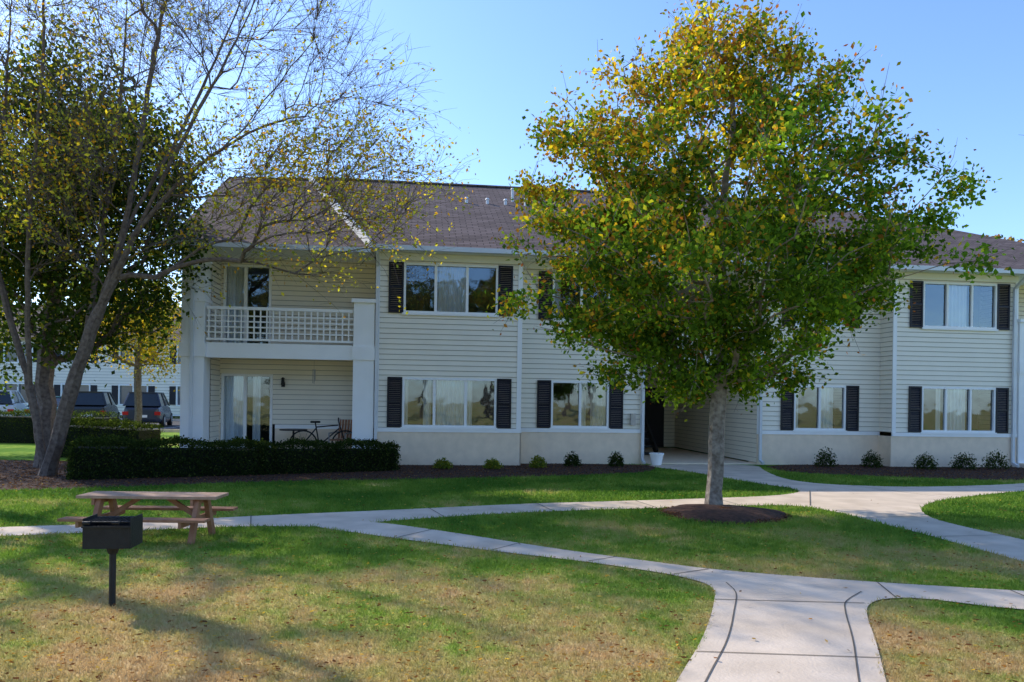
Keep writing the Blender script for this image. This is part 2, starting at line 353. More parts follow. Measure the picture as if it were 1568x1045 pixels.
# ------------------------------------------------------------ apartment building
AL=math.radians(7)
bld=empty('apartment_building',(.2,18.1,0),AL)
gv=MB()
def siding(mb,p0,p1,z0,z1,ops=(),lap=.125,out=.022,gvb=None):
    dx,dy=p1[0]-p0[0],p1[1]-p0[1]; L=math.hypot(dx,dy); dx/=L; dy/=L; ox,oy=dy,-dx
    gvb=gv if gvb is None else gvb
    z=z0; gp=.012*lap/.125
    while z<z1-1e-4:
        zt=min(z+lap,z1); zg=z+gp
        cuts=sorted({z,zt,min(zg,zt)}|{q for o in ops for q in (o[2],o[3]) if z<q<zt})
        for a,b in zip(cuts[:-1],cuts[1:]):
            zm=(a+b)/2; iv=[(0,L)]
            for o in ops:
                if o[2]<zm<o[3]:
                    nv=[]
                    for (u,v) in iv:
                        if o[1]<=u or o[0]>=v: nv.append((u,v)); continue
                        if o[0]>u: nv.append((u,o[0]))
                        if o[1]<v: nv.append((o[1],v))
                    iv=nv
            fa=out*(1-(a-z)/lap); fb=out*(1-(b-z)/lap)
            for (u,v) in iv:
                P=lambda q,f,h:(p0[0]+dx*q+ox*f,p0[1]+dy*q+oy*f,h)
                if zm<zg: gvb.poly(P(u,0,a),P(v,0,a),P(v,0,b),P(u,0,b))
                else:
                    mb.poly(P(u,fa,a),P(v,fa,a),P(v,fb,b),P(u,fb,b))
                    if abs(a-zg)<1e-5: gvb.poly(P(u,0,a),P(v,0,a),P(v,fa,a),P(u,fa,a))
        z=zt
sd=MB(); tr=MB(); gl=MB(); sh=MB(); fd=MB(); cu=MB(); dk=MB()
def drape(x0,x1,w,z0,z1):
    k=max(8,int((x1-x0)/.015))
    for i in range(k):
        xa=x0+(x1-x0)*i/k; xb=x0+(x1-x0)*(i+1)/k; ya=w+.025*math.sin(xa*60); yb=w+.025*math.sin(xb*60)
        cu.poly((xa,ya,z0),(xb,yb,z0),(xb,yb,z1),(xa,ya,z1))
def window(s0,s1,z0,z1,w,n,cur):
    f=.05
    for (a,b,c,d) in ((s0,s1,z1-f,z1),(s0,s1,z0,z0+f),(s0,s0+f,z0+f,z1-f),(s1-f,s1,z0+f,z1-f)): tr.box(a,b,w-.035,w+.06,c,d)
    tr.box(s0-.03,s1+.03,w-.06,w-.036,z0-.05,z0-.001)
    W=(s1-s0)/n
    for i in range(1,n): tr.box(s0+i*W-.025,s0+i*W+.025,w-.02,w+.05,z0+f,z1-f)
    for i in range(n):
        tr.box(s0+i*W+.026,s0+i*W+.042,w+.0,w+.04,z0+f,z1-f)
        e=rng.uniform(-.008,.008)
        gl.poly((s0+i*W+.02,w+.03+e,z0+f*.8),(s0+(i+1)*W-.02,w+.03-e,z0+f*.8),(s0+(i+1)*W-.02,w+.03-e,z1-f*.8),(s0+i*W+.02,w+.03+e,z1-f*.8))
    for (a,b) in cur: drape(s0+(s1-s0)*a,s0+(s1-s0)*b,w+.085,z0,z1)
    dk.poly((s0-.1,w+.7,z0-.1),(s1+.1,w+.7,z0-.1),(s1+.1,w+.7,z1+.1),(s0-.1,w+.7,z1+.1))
def shutter(s0,s1,z0,z1,w):
    f=.045
    sh.box(s0,s0+f,w-.05,w-.023,z0,z1); sh.box(s1-f,s1,w-.05,w-.023,z0,z1)
    for z in (z0,(z0+z1)/2-f/2,z1-f): sh.box(s0+f,s1-f,w-.048,w-.023,z,z+f)
    z=z0+f
    while z<z1-f:
        sh.poly((s0+f,w-.042,z),(s1-f,w-.042,z),(s1-f,w-.024,z+.04),(s0+f,w-.024,z+.04)); z+=.045
def wallwin(p0,p1,wins,w,zlo=.9):
    siding(sd,p0,p1,zlo,5.1,[(a-p0[0],b-p0[0],c,d) for (a,b,c,d,*_) in wins])
B1=(-2.856,-.587); zl=(.92,2.106); zu=(3.66,4.86)
wB=[(*B1,*zl),(*B1,*zu)]; wallwin((-3.52,0),(0,0),wB,0)
window(*B1,*zl,0,3,[(.02,.06),(.22,.30),(.36,.66),(.68,.74)]); window(*B1,*zu,0,3,[(.34,.66)])
wM=[(.86,2.36,*zl),(.86,2.36,*zu)]; wallwin((0,.55),(3.27,.55),wM,.55)
window(.86,2.36,*zl,.55,2,[(.5,.62),(.70,.98)]); window(.86,2.36,*zu,.55,2,[(.0,.15)])
wC=[(7.36,8.82,*zl),(7.36,8.82,*zu)]; wallwin((6.37,.55),(9.8,.55),wC,.55)
window(7.36,8.82,*zl,.55,2,[(.0,.12),(.53,.80)]); window(7.36,8.82,*zu,.55,2,[(.3,.9)])
wD=[(10.6,12.72,*zl),(10.6,12.72,*zu)]; wallwin((9.8,0),(13.35,0),wD,0)
window(10.6,12.72,*zl,0,3,[(.22,.3),(.36,.62)]); window(10.6,12.72,*zu,0,3,[(.36,.62)])
for (a,b,ww) in ((-3.215,-2.862,0),(-.581,-.225,0),(.50,.854,.55),(2.366,2.73,.55),(6.995,7.354,.55),(8.826,9.185,.55),(10.235,10.594,0),(12.726,13.09,0)):
    for (c,d) in (zl,zu): shutter(a,b,c-.01,d+.01,ww)
siding(sd,(0,0),(0,.55),.9,5.1); siding(sd,(9.8,.55),(9.8,0),.9,5.1)
siding(sd,(6.37,7),(6.37,.55),.05,5.1); siding(sd,(3.27,.55),(3.27,7),.05,5.1)
siding(sd,(-3.52,1.3),(-3.52,0),.1,5.1); siding(sd,(13.35,0),(13.35,1.3),.1,5.1)
siding(sd,(3.27,6.9),(6.37,6.9),.05,5.1)
dL=(-7.36,-6.12,.2,2.16); dU=(-7.34,-6.18,2.84,4.9)
siding(sd,(-7.41,1.3),(-3.52,1.3),.9,5.1,[(dL[0]+7.41,dL[1]+7.41,.2,2.16),(dU[0]+7.41,dU[1]+7.41,2.84,4.9)])
siding(sd,(-7.41,0.45),(-7.41,1.3),.1,5.1)
siding(sd,(13.35,1.3),(17.3,1.3),.1,5.1,[(2.5,3.9,.2,2.16)])
siding(sd,(17.75,0.4),(17.75,14),.9,5.1); siding(sd,(17.75,14),(-7.92,14),.9,5.1); siding(sd,(-7.92,14),(-7.92,.4),.9,5.1)
sd.poly((-7.92,.0,5.1),(-7.92,14,5.1),(-7.92,7,8.6))
tr.box(-3.52,-3.42,-.03,.0,.9,5.1); tr.box(-.09,.022,-.03,-.0,.9,5.1)
tr.box(3.19,3.29,.52,.55,.9,5.1); tr.box(6.35,6.46,.52,.55,.9,5.1); tr.box(9.778,9.88,-.03,0,.9,5.1); tr.box(13.26,13.35,-.03,0,.9,5.1)
tr.box(-3.42,-.09,-.028,0,4.93,5.08); tr.box(0.03,3.19,.522,.55,4.93,5.08); tr.box(6.46,9.77,.522,.55,4.93,5.08); tr.box(9.88,13.26,-.028,0,4.93,5.08)
for (a,b,ww,q) in ((-3.5,0.03,0,1.2),(0.03,3.29,.55,1.2),(6.35,9.78,.55,1.2),(9.78,13.35,0,1.2)):
    fd.box(a,b,ww-.03,ww-.001,-.3,.8); tr.box(a-.004,b+.004,ww-.05,ww-.001,.8,.899)
fd.box(0.0,0.03,-.03,.52,-.3,.8); fd.box(9.75,9.78,-.03,.52,-.3,.8); fd.box(6.34,6.37,.56,1.0,-.3,.05)
fd.box(-6.05,-3.55,1.27,1.29,.1,.8); tr.box(-6.05,-3.55,1.26,1.29,.8,.899); fd.box(-7.41,-7.37,1.27,1.29,.1,.9)
fd.box(17.75,17.78,0,14,-.3,.9); fd.box(-7.95,-7.92,.5,14,-.3,.9); fd.box(-7.9,17.7,14,14.03,-.3,.9)
def porch(mir):
    f=(lambda s:9.83-s) if mir else (lambda s:s)
    def bx(mb,a,b,*r):
        a,b=f(a),f(b); mb.box(min(a,b),max(a,b),*r)
    bx(tr,-7.92,-7.41,-.08,.44,-.1,5.045); bx(tr,-7.96,-7.37,-.12,.48,2.5,2.82); bx(tr,-7.95,-7.38,-.11,.47,-.1,.14)
    bx(tr,-7.95,-7.38,-.11,.47,3.78,3.86)
    bx(tr,-4.02,-3.53,-.08,.40,-.1,3.86); bx(tr,-4.07,-3.50,-.13,.45,3.86,3.95); bx(tr,-4.05,-3.515,-.11,.43,2.5,2.82); bx(tr,-4.05,-3.515,-.11,.43,-.1,.14)
    bx(tr,-7.365,-4.055,-.06,.02,2.49,2.84)
    bx(fd,-7.38,-3.54,.02,1.27,2.60,2.80)
    bx(fd,-7.40,-3.54,-.3,1.26,-.2,.12)
    bx(tr,-7.38,-4.03,-.03,.03,3.62,3.69); bx(tr,-7.38,-4.03,-.02,.02,2.90,2.95)
    # square-grid lattice panel
    for zz in (3.07,3.20,3.33,3.46): bx(tr,-7.38,-4.03,-.016,.016,zz,zz+.03)
    s=-7.33
    while s<-4.04:
        bx(tr,s-.016,s+.016,-.0135,.0135,2.951,3.619); s+=.145
porch(False); porch(True)
def slider(s0,s1,z0,z1,w,cur):
    f=.06
    for (a,b,c,d) in ((s0,s1,z1-f,z1),(s0,s1,z0,z0+f),(s0,s0+f,z0+f,z1-f),(s1-f,s1,z0+f,z1-f)): tr.box(a,b,w-.04,w+.06,c,d)
    m=(s0+s1)/2-.05; tr.box(m-.04,m+.04,w-.01,w+.05,z0+f,z1-f)
    gl.poly((s0+f,w+.03,z0+f),(m-.04,w+.03,z0+f),(m-.04,w+.03,z1-f),(s0+f,w+.03,z1-f))
    gl.poly((m+.04,w+.02,z0+f),(s1-f,w+.02,z0+f),(s1-f,w+.02,z1-f),(m+.04,w+.02,z1-f))
    for (a,b) in cur: drape(s0+(s1-s0)*a,s0+(s1-s0)*b,w+.09,z0,z1)
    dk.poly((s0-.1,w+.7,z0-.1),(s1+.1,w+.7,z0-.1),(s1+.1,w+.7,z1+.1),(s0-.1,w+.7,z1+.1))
slider(*dL,1.3,[(0,.45),(.6,.75)]); slider(*dU,1.3,[(0,.42)]); slider(15.85,17.25,.2,2.16,1.3,[(0,.5)])
fd.box(3.3,6.34,.56,6.85,-.2,.03); fd.box(3.3,6.34,1.2,6.85,2.55,2.78); tr.box(3.3,6.34,1.12,1.198,2.5,2.8)
s_=3.35
while s_<6.3: tr.box(s_-.015,s_+.015,1.145,1.175,2.8,3.6); s_+=.13
tr.box(3.3,6.34,1.13,1.19,3.6,3.66)
st=MB()
for i in range(12): st.box(3.35,4.5,3.2+i*.27,3.2+(i+1)*.27+.03,.05+i*.2,.10+i*.2)
st.beam((4.52,3.2,.1),(4.52,6.4,2.5),.05,.25); st.obj('stairs',M['black'],bld)
dr=MB(); dr.box(5.0,5.95,6.83,6.88,.06,2.1); dr.obj('entry_door',M['shutter'],bld)
sd.obj('siding_walls',M['siding'],bld); gv.obj('lap_shade_strips',M['lap_shade'],bld); tr.obj('white_trim',M['trim'],bld); gl.obj('window_panes',M['glass'],bld); sh.obj('shutters',M['shutter'],bld)
fd.obj('foundation',M['found'],bld); cu.obj('curtains',M['curtain'],bld); dk.obj('rooms_behind_windows',M['dark'],bld)
rf=MB()
E0,ZE,ZR=-.45,5.18,8.8
rf.poly((-3.6,E0,ZE),(18.65,E0,ZE),(11.2,7,ZR),(-6.1,7,ZR))
rf.poly((18.65,E0,ZE),(18.65,14.45,ZE),(11.2,7,ZR)); rf.poly((18.65,14.45,ZE),(-8.2,14.45,ZE),(-8.2,7,ZR-.08),(-6.1,7,ZR),(11.2,7,ZR))
rf.poly((-8.15,E0,ZE-.09),(-3.3,E0,ZE-.09),(-5.8,7,ZR-.09),(-8.7,7,ZR-.09))
k=MB(); k.beam((-6.15,7,ZR+.0),(11.2,7,ZR+.0),.25,.05); k.obj('ridge_cap',M['roof'],bld)
rf.obj('shingle_roof',M['roof'],bld)
gt=MB(); gt.beam((-3.62,E0-.03,ZE+.0),(-6.14,7.0,ZR+.0),.07,.2)
gt.box(-3.6,18.65,-.57,-.46,5.06,5.17); gt.box(-8.15,-3.62,-.57,-.46,4.97,5.08)
gt.box(18.66,18.78,-.57,14.4,5.06,5.17)
sf=MB(); sf.box(-3.6,18.6,-.455,.6,5.09,5.12); sf.box(-8.1,-3.6,-.455,1.35,5.05,5.08); sf.box(13.3,18.6,.6,1.35,5.09,5.12); sf.box(3.2,6.4,.6,6.9,5.09,5.12); sf.obj('soffit',M['trim'],bld)
def dspout(s,w,top=5.06):
    gt.beam((s,w-.06,.12),(s,w-.06,4.75),.07,.06); gt.beam((s,w-.06,4.75),(s,-.5,top),.07,.06); gt.beam((s,w-.06,.12),(s,w-.25,.05),.07,.06)
dspout(-3.47,-.02); dspout(3.24,.52); dspout(6.41,.52); dspout(13.2,-.02); dspout(-7.66,-.1)
gt.obj('gutters',M['rooff'],bld)
vt=MB()
def roofz(w_): return ZE+(w_-E0)*(ZR-ZE)/7.45
for (s_,w_,h_,r_) in ((-1.13,4.4,.12,.045),(-.5,4.4,.12,.045),(.05,4.4,.12,.045),(.32,4.9,.36,.04),(.68,4.4,.16,.06),(10.5,4.5,.16,.06)):
    z_=roofz(w_); vt.tube((s_,w_,z_-.1),(s_,w_,z_+h_),r_,r_,10); vt.tube((s_,w_,z_+h_),(s_,w_,z_+h_+.05),r_*1.5,r_*.9,10)
vt.obj('roof_vents',M['rooff'],bld)
lamp=MB(); lamp.box(-5.9,-5.82,1.22,1.27,1.85,1.97); lamp.tube((-5.86,1.2,1.9),(-5.86,1.2,2.05),.05,.035,8); lamp.tube((-5.86,1.2,2.05),(-5.86,1.2,2.09),.06,.01,8); lamp.obj('wall_lantern',M['black'],bld)
chm=MB(); chm.tube((-5.0,.5,2.5),(-5.0,.5,2.27),.003,.003,5); chm.tube((-5.0,.5,2.27),(-5.0,.5,2.25),.04,.04,10)
for i in range(5): a=i*1.256; chm.tube((-5+.03*math.cos(a),.5+.03*math.sin(a),2.25),(-5+.03*math.cos(a),.5+.03*math.sin(a),2.0-.02*i),.007,.007,6)
chm.obj('wind_chime',M['metal'],bld)
mtr=MB(); mtr.box(2.92,3.04,.42,.5,1.0,1.3); mtr.obj('meter_box',M['metal'],bld)
def toworld(s,w): c,n_=math.cos(AL),math.sin(AL); return (.2+s*c-w*n_,18.1+s*n_+w*c)

X,Y=toworld(-4.75,.65); bk=empty('bicycle',(X,Y,.12),AL+.12)
b=MB(); b.ring((-.5,0,.34),.32,.018,'y'); b.ring((.5,0,.34),.32,.018,'y'); b.obj('tyres',M['rubber'],bk)
b=MB()
for p,q in (((-.5,0,.34),(-.12,0,.3)),((-.5,0,.34),(-.2,0,.72)),((-.12,0,.3),(-.22,0,.85)),((-.12,0,.3),(.35,0,.72)),((-.2,0,.75),(.33,0,.8)),((.5,0,.34),(.33,0,.9)),((.33,-.25,.97),(.33,.25,.97)),((.33,0,.9),(.33,0,.97))): b.tube(p,q,.016,.016,8)
for i in range(10):
    a=i*math.pi/5
    for c_ in (-.5,.5): b.tube((c_,0,.34),(c_+.31*math.cos(a),0,.34+.31*math.sin(a)),.003,.003,4)
b.obj('frame',M['black'],bk); b=MB(); b.box(-.34,-.1,-.06,.06,.85,.9); b.obj('saddle',M['rubber'],bk,bevel=.02)
X,Y=toworld(-4.35,.75); ch=empty('patio_chair',(X,Y,.12),AL-.4)
b=MB()
for q in (-.22,.22):
    b.tube((q,-.22,0),(q,-.22,.6),.015); b.tube((q,.22,0),(q,.3,.95),.015); b.tube((q,-.22,.6),(q,.26,.62),.018)
b.obj('frame',M['metal'],ch); b=MB(); b.box(-.24,.24,-.22,.22,.42,.45); b.obj('seat',M['wood'],ch,bevel=.01)
b=MB()
for i in range(6): b.beam((-.2+i*.08,.23,.46),(-.2+i*.08,.3,.93),.05,.015)
b.obj('backrest',M['wood'],ch)
X,Y=toworld(-5.5,.7); tb=empty('patio_table',(X,Y,.12),AL)
b=MB(); b.tube((0,0,.66),(0,0,.69),.33,.33,20); b.tube((0,0,0),(0,0,.66),.025)
for i in range(3): a=i*2.094; b.tube((0,0,.1),(.25*math.cos(a),.25*math.sin(a),0),.015)
b.obj('table_top',M['black'],tb)
X,Y=toworld(3.55,.25); pt=empty('flower_pot',(X,Y,0.01)); b=MB(); b.tube((0,0,0),(0,0,.26),.12,.17,14); b.tube((0,0,.26),(0,0,.30),.185,.185,14); b.obj('pot',M['curtain'],pt)

# ------------------------------------------------------------ park grill
gr=empty('park_grill',(-3.0,5.59,0),.12)
b=MB(); b.tube((0,0,-.05),(0,0,.44),.024,.024,12); b.tube((0,0,.40),(0,0,.455),.034,.05,12); b.obj('post',M['black'],gr)
b=MB()
b.box(-.20,.20,-.14,.15,.455,.463); b.box(-.20,.20,.142,.15,.463,.66); b.box(-.20,-.192,-.14,.142,.463,.68); b.box(.192,.20,-.14,.142,.463,.68); b.box(-.192,.192,-.14,-.132,.463,.62)
b.box(-.205,.205,-.158,-.145,.612,.626)
o=b.obj('firebox',M['black'],gr); o.scale=(.84,.84,1)
b=MB()
for i in range(12): b.tube((-.185+i*.0336,-.15,.655),(-.185+i*.0336,.14,.655),.005,.005,6)
b.tube((-.19,-.15,.655),(.19,-.15,.655),.006); b.tube((-.19,.135,.655),(.19,.135,.655),.006)
for q in (-.12,.12): b.tube((q,-.15,.655),(q,-.26,.665),.006)
b.tube((-.15,-.26,.665),(-.09,-.26,.665),.012); b.tube((.09,-.26,.665),(.15,-.26,.665),.012)
o=b.obj('grate',M['black'],gr); o.scale=(.84,.84,1)
# ------------------------------------------------------------ picnic table
pc=empty('picnic_table',(-3.95,8.2,0),.02)
L=.75
b=MB()
for i in range(5): b.box(-L,L,-.20+i*.08,-.124+i*.08,.47,.503)
b.obj('tabletop',M['woodtop'],pc,bevel=.004)
b=MB()
for sgn in (-1,1):
    for i in range(2):
        y0=sgn*.42-.08+i*.085; b.box(-L-.02,L,y0,y0+.077,.268,.298)
b.obj('benches',M['wood'],pc,bevel=.004)
b=MB()
for q in (-.53,.53):
    b.beam((q,-.30,0),(q,-.11,.47),.05,.08); b.beam((q,.30,0),(q,.11,.47),.05,.08)
    b.box(q-.058,q-.028,-.49,.49,.205,.267); b.box(q-.058,q-.028,-.19,.19,.40,.469)
    b.beam((q*.92,0,.25),(q*.3,0,.46),.035,.05)
b.obj('legs',M['wood'],pc)

# ------------------------------------------------------------ cars
def car(loc,rz,col,kind='sedan'):
    m=mat('car_paint',col,.25,.03,3,spec=.6); e=empty('parked_car',loc,rz)
    h=1.45 if kind=='sedan' else 1.72
    st_=[(-2.25,.45,.72,.62),(-2.2,.28,.86,.80),(-1.6,.22,.95,.89),(-.6,.2,.95,.9),(.6,.2,.93,.9),(1.4,.22,.86,.88),(2.05,.25,.74,.8),(2.2,.42,.6,.62)]
    if kind!='sedan': st_=[(a,b_,c_*1.12,d_) for a,b_,c_,d_ in st_]
    b=MB()
    for (x,z0,z1,hw) in st_:
        for (yy,zz) in ((-hw*.9,z0),(-hw,z0+.15),(-hw,(z0+z1)/2+.08),(-hw*.9,z1),(hw*.9,z1),(hw,(z0+z1)/2+.08),(hw,z0+.15),(hw*.9,z0)): b.v.append((x,yy,zz))
    for i in range(len(st_)-1):
        for k_ in range(8): b.f.append((i*8+k_,i*8+(k_+1)%8,(i+1)*8+(k_+1)%8,(i+1)*8+k_))
    b.f.append(tuple(range(8))); b.f.append(tuple(range(len(st_)*8-1,len(st_)*8-9,-1)))
    b.obj('body',m,e,smooth=False,bevel=.04)
    zb=st_[3][2]-.01; c=MB(); ro=MB()
    rear=-1.9 if kind=='sedan' else -2.1; lo=[(rear,zb),(1.15,zb)]; hi=[(rear+(.75 if kind=='sedan' else .3),h-.05),(.35,h-.05)]
    P=[(lo[0][0],-.8,zb),(lo[1][0],-.8,zb),(hi[1][0],-.6,h-.05),(hi[0][0],-.6,h-.05),(lo[0][0],.8,zb),(lo[1][0],.8,zb),(hi[1][0],.6,h-.05),(hi[0][0],.6,h-.05)]
    for q in ((0,1,2,3),(5,4,7,6),(1,5,6,2),(4,0,3,7)): c.poly(*[P[i] for i in q])
    c.obj('windows',mat('car_glass',(.02,.025,.03),.08,.1,2,spec=.8),e)
    ro.box(hi[0][0]-.03,hi[1][0]+.03,-.62,.62,h-.06,h)
    for q in ((0,3),(1,2),(4,7),(5,6)): ro.beam(P[q[0]],P[q[1]],.07,.07)
    xm=-.3
    for sg in (-1,1): ro.beam((xm,.81*sg,zb),(xm,.61*sg,h-.05),.07,.06)
    ro.obj('roof_and_pillars',m,e)
    wh=MB(); hub=MB()
    for x in (-1.38,1.38):
        for sg in (-1,1): wh.tube((x,sg*.7,.33),(x,sg*.91,.33),.33,.33,20); hub.tube((x,sg*.9,.33),(x,sg*.92,.33),.2,.18,12)
    wh.obj('wheels',M['rubber'],e); hub.obj('hubcaps',M['metal'],e)
    l=MB()
    for sg in (-1,1): l.box(-2.27,-2.1,sg*.7-.13,sg*.7+.13,.62,.78)
    l.obj('tail_lights',mat('red_lens',(.5,.02,.02),.2),e)
    l=MB(); l.box(-2.28,-2.2,-.25,.25,.5,.62)
    for sg in (-1,1): l.box(2.02,2.2,sg*.6-.15,sg*.6+.15,.52,.64)
    l.obj('plate_and_headlights',M['curtain'],e)
car((-18.4,37.5,.01),math.radians(108),(.03,.04,.07),'suv'); car((-24.2,39,.01),math.radians(112),(.10,.26,.28)); car((-21.4,38,.01),math.radians(110),(.03,.035,.04),'suv'); car((-26.5,38.5,.01),math.radians(115),(.7,.72,.75),'suv'); car((-29.5,38,.01),math.radians(115),(.03,.08,.25))
b=MB(); b.poly((-70,32,.006),(-13,32,.006),(-13,46,.006),(-70,46,.006)); b.obj('parking_lot',M['asphalt'])
b=MB(); b.box(-70,-13,31.85,32,0,.13); b.box(-70,-13,46,46.15,0,.13); b.obj('kerb',M['conc'])
b=MB()
for i in range(18): b.poly((-60+i*2.7,33,.011),(-59.9+i*2.7,33,.011),(-59.9+i*2.7,38,.011),(-60+i*2.7,38,.011))
b.obj('parking_lines',M['trim'])
fb=empty('apartment_building',(-52,50,0),0)
sd=MB(); tr=MB(); dk2=MB(); sh2=MB(); ops=[]; gv2=MB()
for i in range(9):
    for z in (.95,3.7): ops.append((2+i*3.9,4+i*3.9,z,z+1.25))
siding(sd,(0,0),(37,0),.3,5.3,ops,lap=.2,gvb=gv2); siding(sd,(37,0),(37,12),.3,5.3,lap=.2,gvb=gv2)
for (a,b_,c,d) in ops:
    dk2.poly((a,.08,c),(b_,.08,c),(b_,.08,d),(a,.08,d))
    for q in (a,(a+b_)/2-.04,b_-.08): tr.box(q,q+.08,-.05,.05,c,d)
    tr.box(a,b_,-.05,.05,d,d+.1); tr.box(a,b_,-.05,.05,c-.1,c); sh2.box(a-.45,a-.03,-.05,-.01,c,d); sh2.box(b_+.03,b_+.45,-.05,-.01,c,d)
tr.box(0,37,-.04,0,.2,.3); sd.obj('siding_walls',M['siding'],fb); gv2.obj('lap_shade_strips',M['lap_shade'],fb); tr.obj('white_trim',M['trim'],fb); sh2.obj('shutters',M['shutter'],fb)
dk2.obj('window_panes',mat('far_glass',(.08,.1,.13),.08,.2,1,spec=.8),fb)
r=MB(); r.poly((-.5,-.6,5.25),(37.5,-.6,5.25),(32,6,8.3),(5,6,8.3)); r.poly((37.5,-.6,5.25),(37.5,12.6,5.25),(32,6,8.3)); r.poly((37.5,12.6,5.25),(-.5,12.6,5.25),(5,6,8.3),(32,6,8.3)); r.obj('shingle_roof',M['roof'],fb)

# ------------------------------------------------------------ trees
prof=np.array([(7.55,.1,.5),(7.1,.7,1.0),(6.38,1.8,1.2),(5.69,2.75,1.55),(5.1,3.05,2.4),(4.42,2.65,3.1),(3.93,3.1,3.6),(3.44,2.9,3.2),(2.95,2.7,2.3),(2.36,2.2,1.5),(1.87,1.4,1.0),(1.65,.5,.5)])[::-1]
def samp(n):
    out=[]
    while len(out)<n:
        z=rng.uniform(1.75,7.5); L_=np.interp(z,prof[:,0],prof[:,1]); R_=np.interp(z,prof[:,0],prof[:,2]); Dp=(L_+R_)/2
        if rng.uniform()>(Dp/3.1)**1.5+.06: continue
        a=rng.uniform(0,2*math.pi); q=rng.uniform(.03,1)**.45
        lump=.90+.24*math.sin(a*3+z*2.1)*math.sin(z*2.9+a)+.10*rng.normal()
        x_=math.cos(a)*q*lump*1.1; out.append(np.array([TX+x_*(L_ if x_<0 else R_),TY+math.sin(a)*q*Dp*.85*lump,z+rng.normal()*.05]))
    return out
tips=samp(560)
at=empty('autumn_tree',(0,0,0))
P0,P1,R0,R1,E,D=grow([(None,[(TX,TY,-.05),(TX+.02,TY,.9),(TX+.06,TY,1.8),(TX+.12,TY,3),(TX+.05,TY+.05,4.3),(TX+.2,TY,5.6),(TX+.15,TY,6.6)])],tips,.12,zmin=1.55,pw=.45,crotch=(TX,TY,2.0),wob=.025,expo=.47)
tw=twigs(E,D,3,.5,.0035,.1,.7,.3)
npmesh('trunk_and_branches',np.concatenate([seg_tubes(P0,P1,R0,R1,8),seg_tubes(*tw,3)]),4,M['bark'],parent=at)
def leafpal(C,base,alt,p):
    n=len(C); c=np.array(base)[rng.integers(0,len(base),n)]; a=np.array(alt)[rng.integers(0,len(alt),n)]
    s_=rng.uniform(size=n)<p; c[s_]=a[s_]; return c*rng.uniform(.65,1.3,(n,1))
dens=rng.uniform(.1,1.9,len(E))
dens*=np.where(E[:,2]<4.6,1.15,1.0)*(1-.5*np.clip((E[:,2]-5.6)/1.8,0,1))
cnts=(132*dens).astype(int)
idx=np.repeat(np.arange(len(E)),cnts); C=E[idx]+rng.normal(size=(len(idx),3))*np.array([.15,.15,.11])
tone=rng.uniform(.0,1,len(E))[idx]
relx=(C[:,0]-TX); p=np.clip(.20+.18*(C[:,2]-4)-relx*.09+.4*(tone-.5),.03,.9)
cl=leafpal(C,[(.06,.125,.02),(.09,.18,.026),(.17,.27,.035)],[(.50,.42,.04),(.50,.32,.035),(.32,.15,.04),(.40,.42,.05)],p)*(.65+.7*rng.uniform(size=len(E))[idx])[:,None]
npmesh('leaves',leaf_verts(C,.084,.66),4,M['leaf'],cl,parent=at)
C=tw[1][len(tw[1])//2:]; C=np.repeat(C,2,axis=0)+rng.normal(size=(len(C)*2,3))*.06
npmesh('twig_leaves',leaf_verts(C,.068,.6),4,M['leaf'],leafpal(C,[(.17,.19,.03),(.36,.22,.035)],[(.32,.11,.04)],.45),parent=at)

def ell(c,r,n,lo=.0):
    out=[]
    while len(out)<n:
        p=rng.normal(size=3); p/=np.linalg.norm(p); out.append(np.array(c)+p*np.array(r)*(rng.uniform(lo,1)**.45))
    return out
bt=empty('birch_tree',(0,0,0))
tips=ell((-6.7,14,9.0),(3.2,2.4,2.8),260)+ell((-4.2,13.8,5.2),(2.3,1.2,1.4),110)+ell((-3.6,13.8,7.6),(1.2,1.2,1.4),30)+ell((-10,14.2,7),(2.6,2,3.3),150)+ell((-8.0,14,5.2),(2.2,1.6,1.6),70)
P0,P1,R0,R1,E,D=grow([(None,[(-9.04,14.4,-.05),(-9.15,14.4,.5),(-9.38,14.4,1.7),(-9.8,14.3,3.3),(-10.1,14.2,5),(-9.9,14.3,7),(-9.8,14.3,9)]),
  (0,[(-9.04,14.4,.0),(-8.75,14.35,.9),(-8.5,14.3,1.8),(-8.0,14.2,3.1),(-7.45,14.1,4.7),(-7.1,14,6.5),(-6.7,13.9,8.6),(-6.2,13.9,10.2)]),
  (0,[(-8.5,14.3,1.8),(-8.35,14.6,3.2),(-8.1,14.7,5.5),(-7.9,14.8,7.8),(-7.8,14.8,9.8)]),
  (0,[(-8.0,14.2,3.1),(-7.2,14.0,4.6),(-6.2,13.8,6.4),(-5.2,13.7,8.2),(-4.5,13.6,9.6)]),
  (0,[(-7.2,14.0,4.6),(-6.2,13.9,5.7),(-5.0,13.8,6.5),(-3.9,13.7,6.8),(-3.0,13.7,6.5)]),
  (0,[(-7.45,14.1,4.7),(-6.6,14.4,6.6),(-5.8,14.6,8.6),(-5.3,14.7,10)]),
  (0,[(-9.38,14.4,1.7),(-9.2,14.0,3.2),(-8.9,13.6,5.2),(-8.6,13.4,7.5),(-8.6,13.4,9.5)])],tips,.165,zmin=3.0,pw=.5,crotch=(-8.0,14.3,3.5),wob=.015,fall=1.2,expo=.58)
tw=twigs(E,D,7,1.0,.0036,-.1,.38,.25)
m_=len(tw[1])//2; e2=tw[1][m_:]; d2=tw[1][m_:]-tw[0][m_:]; tw2=twigs(e2,d2,2,.55,.0026,-.25,.4)
npmesh('trunk_and_branches',np.concatenate([seg_tubes(P0,P1,R0,R1,7),seg_tubes(*tw,3),seg_tubes(*tw2,3)]),4,M['barkd'],parent=bt)
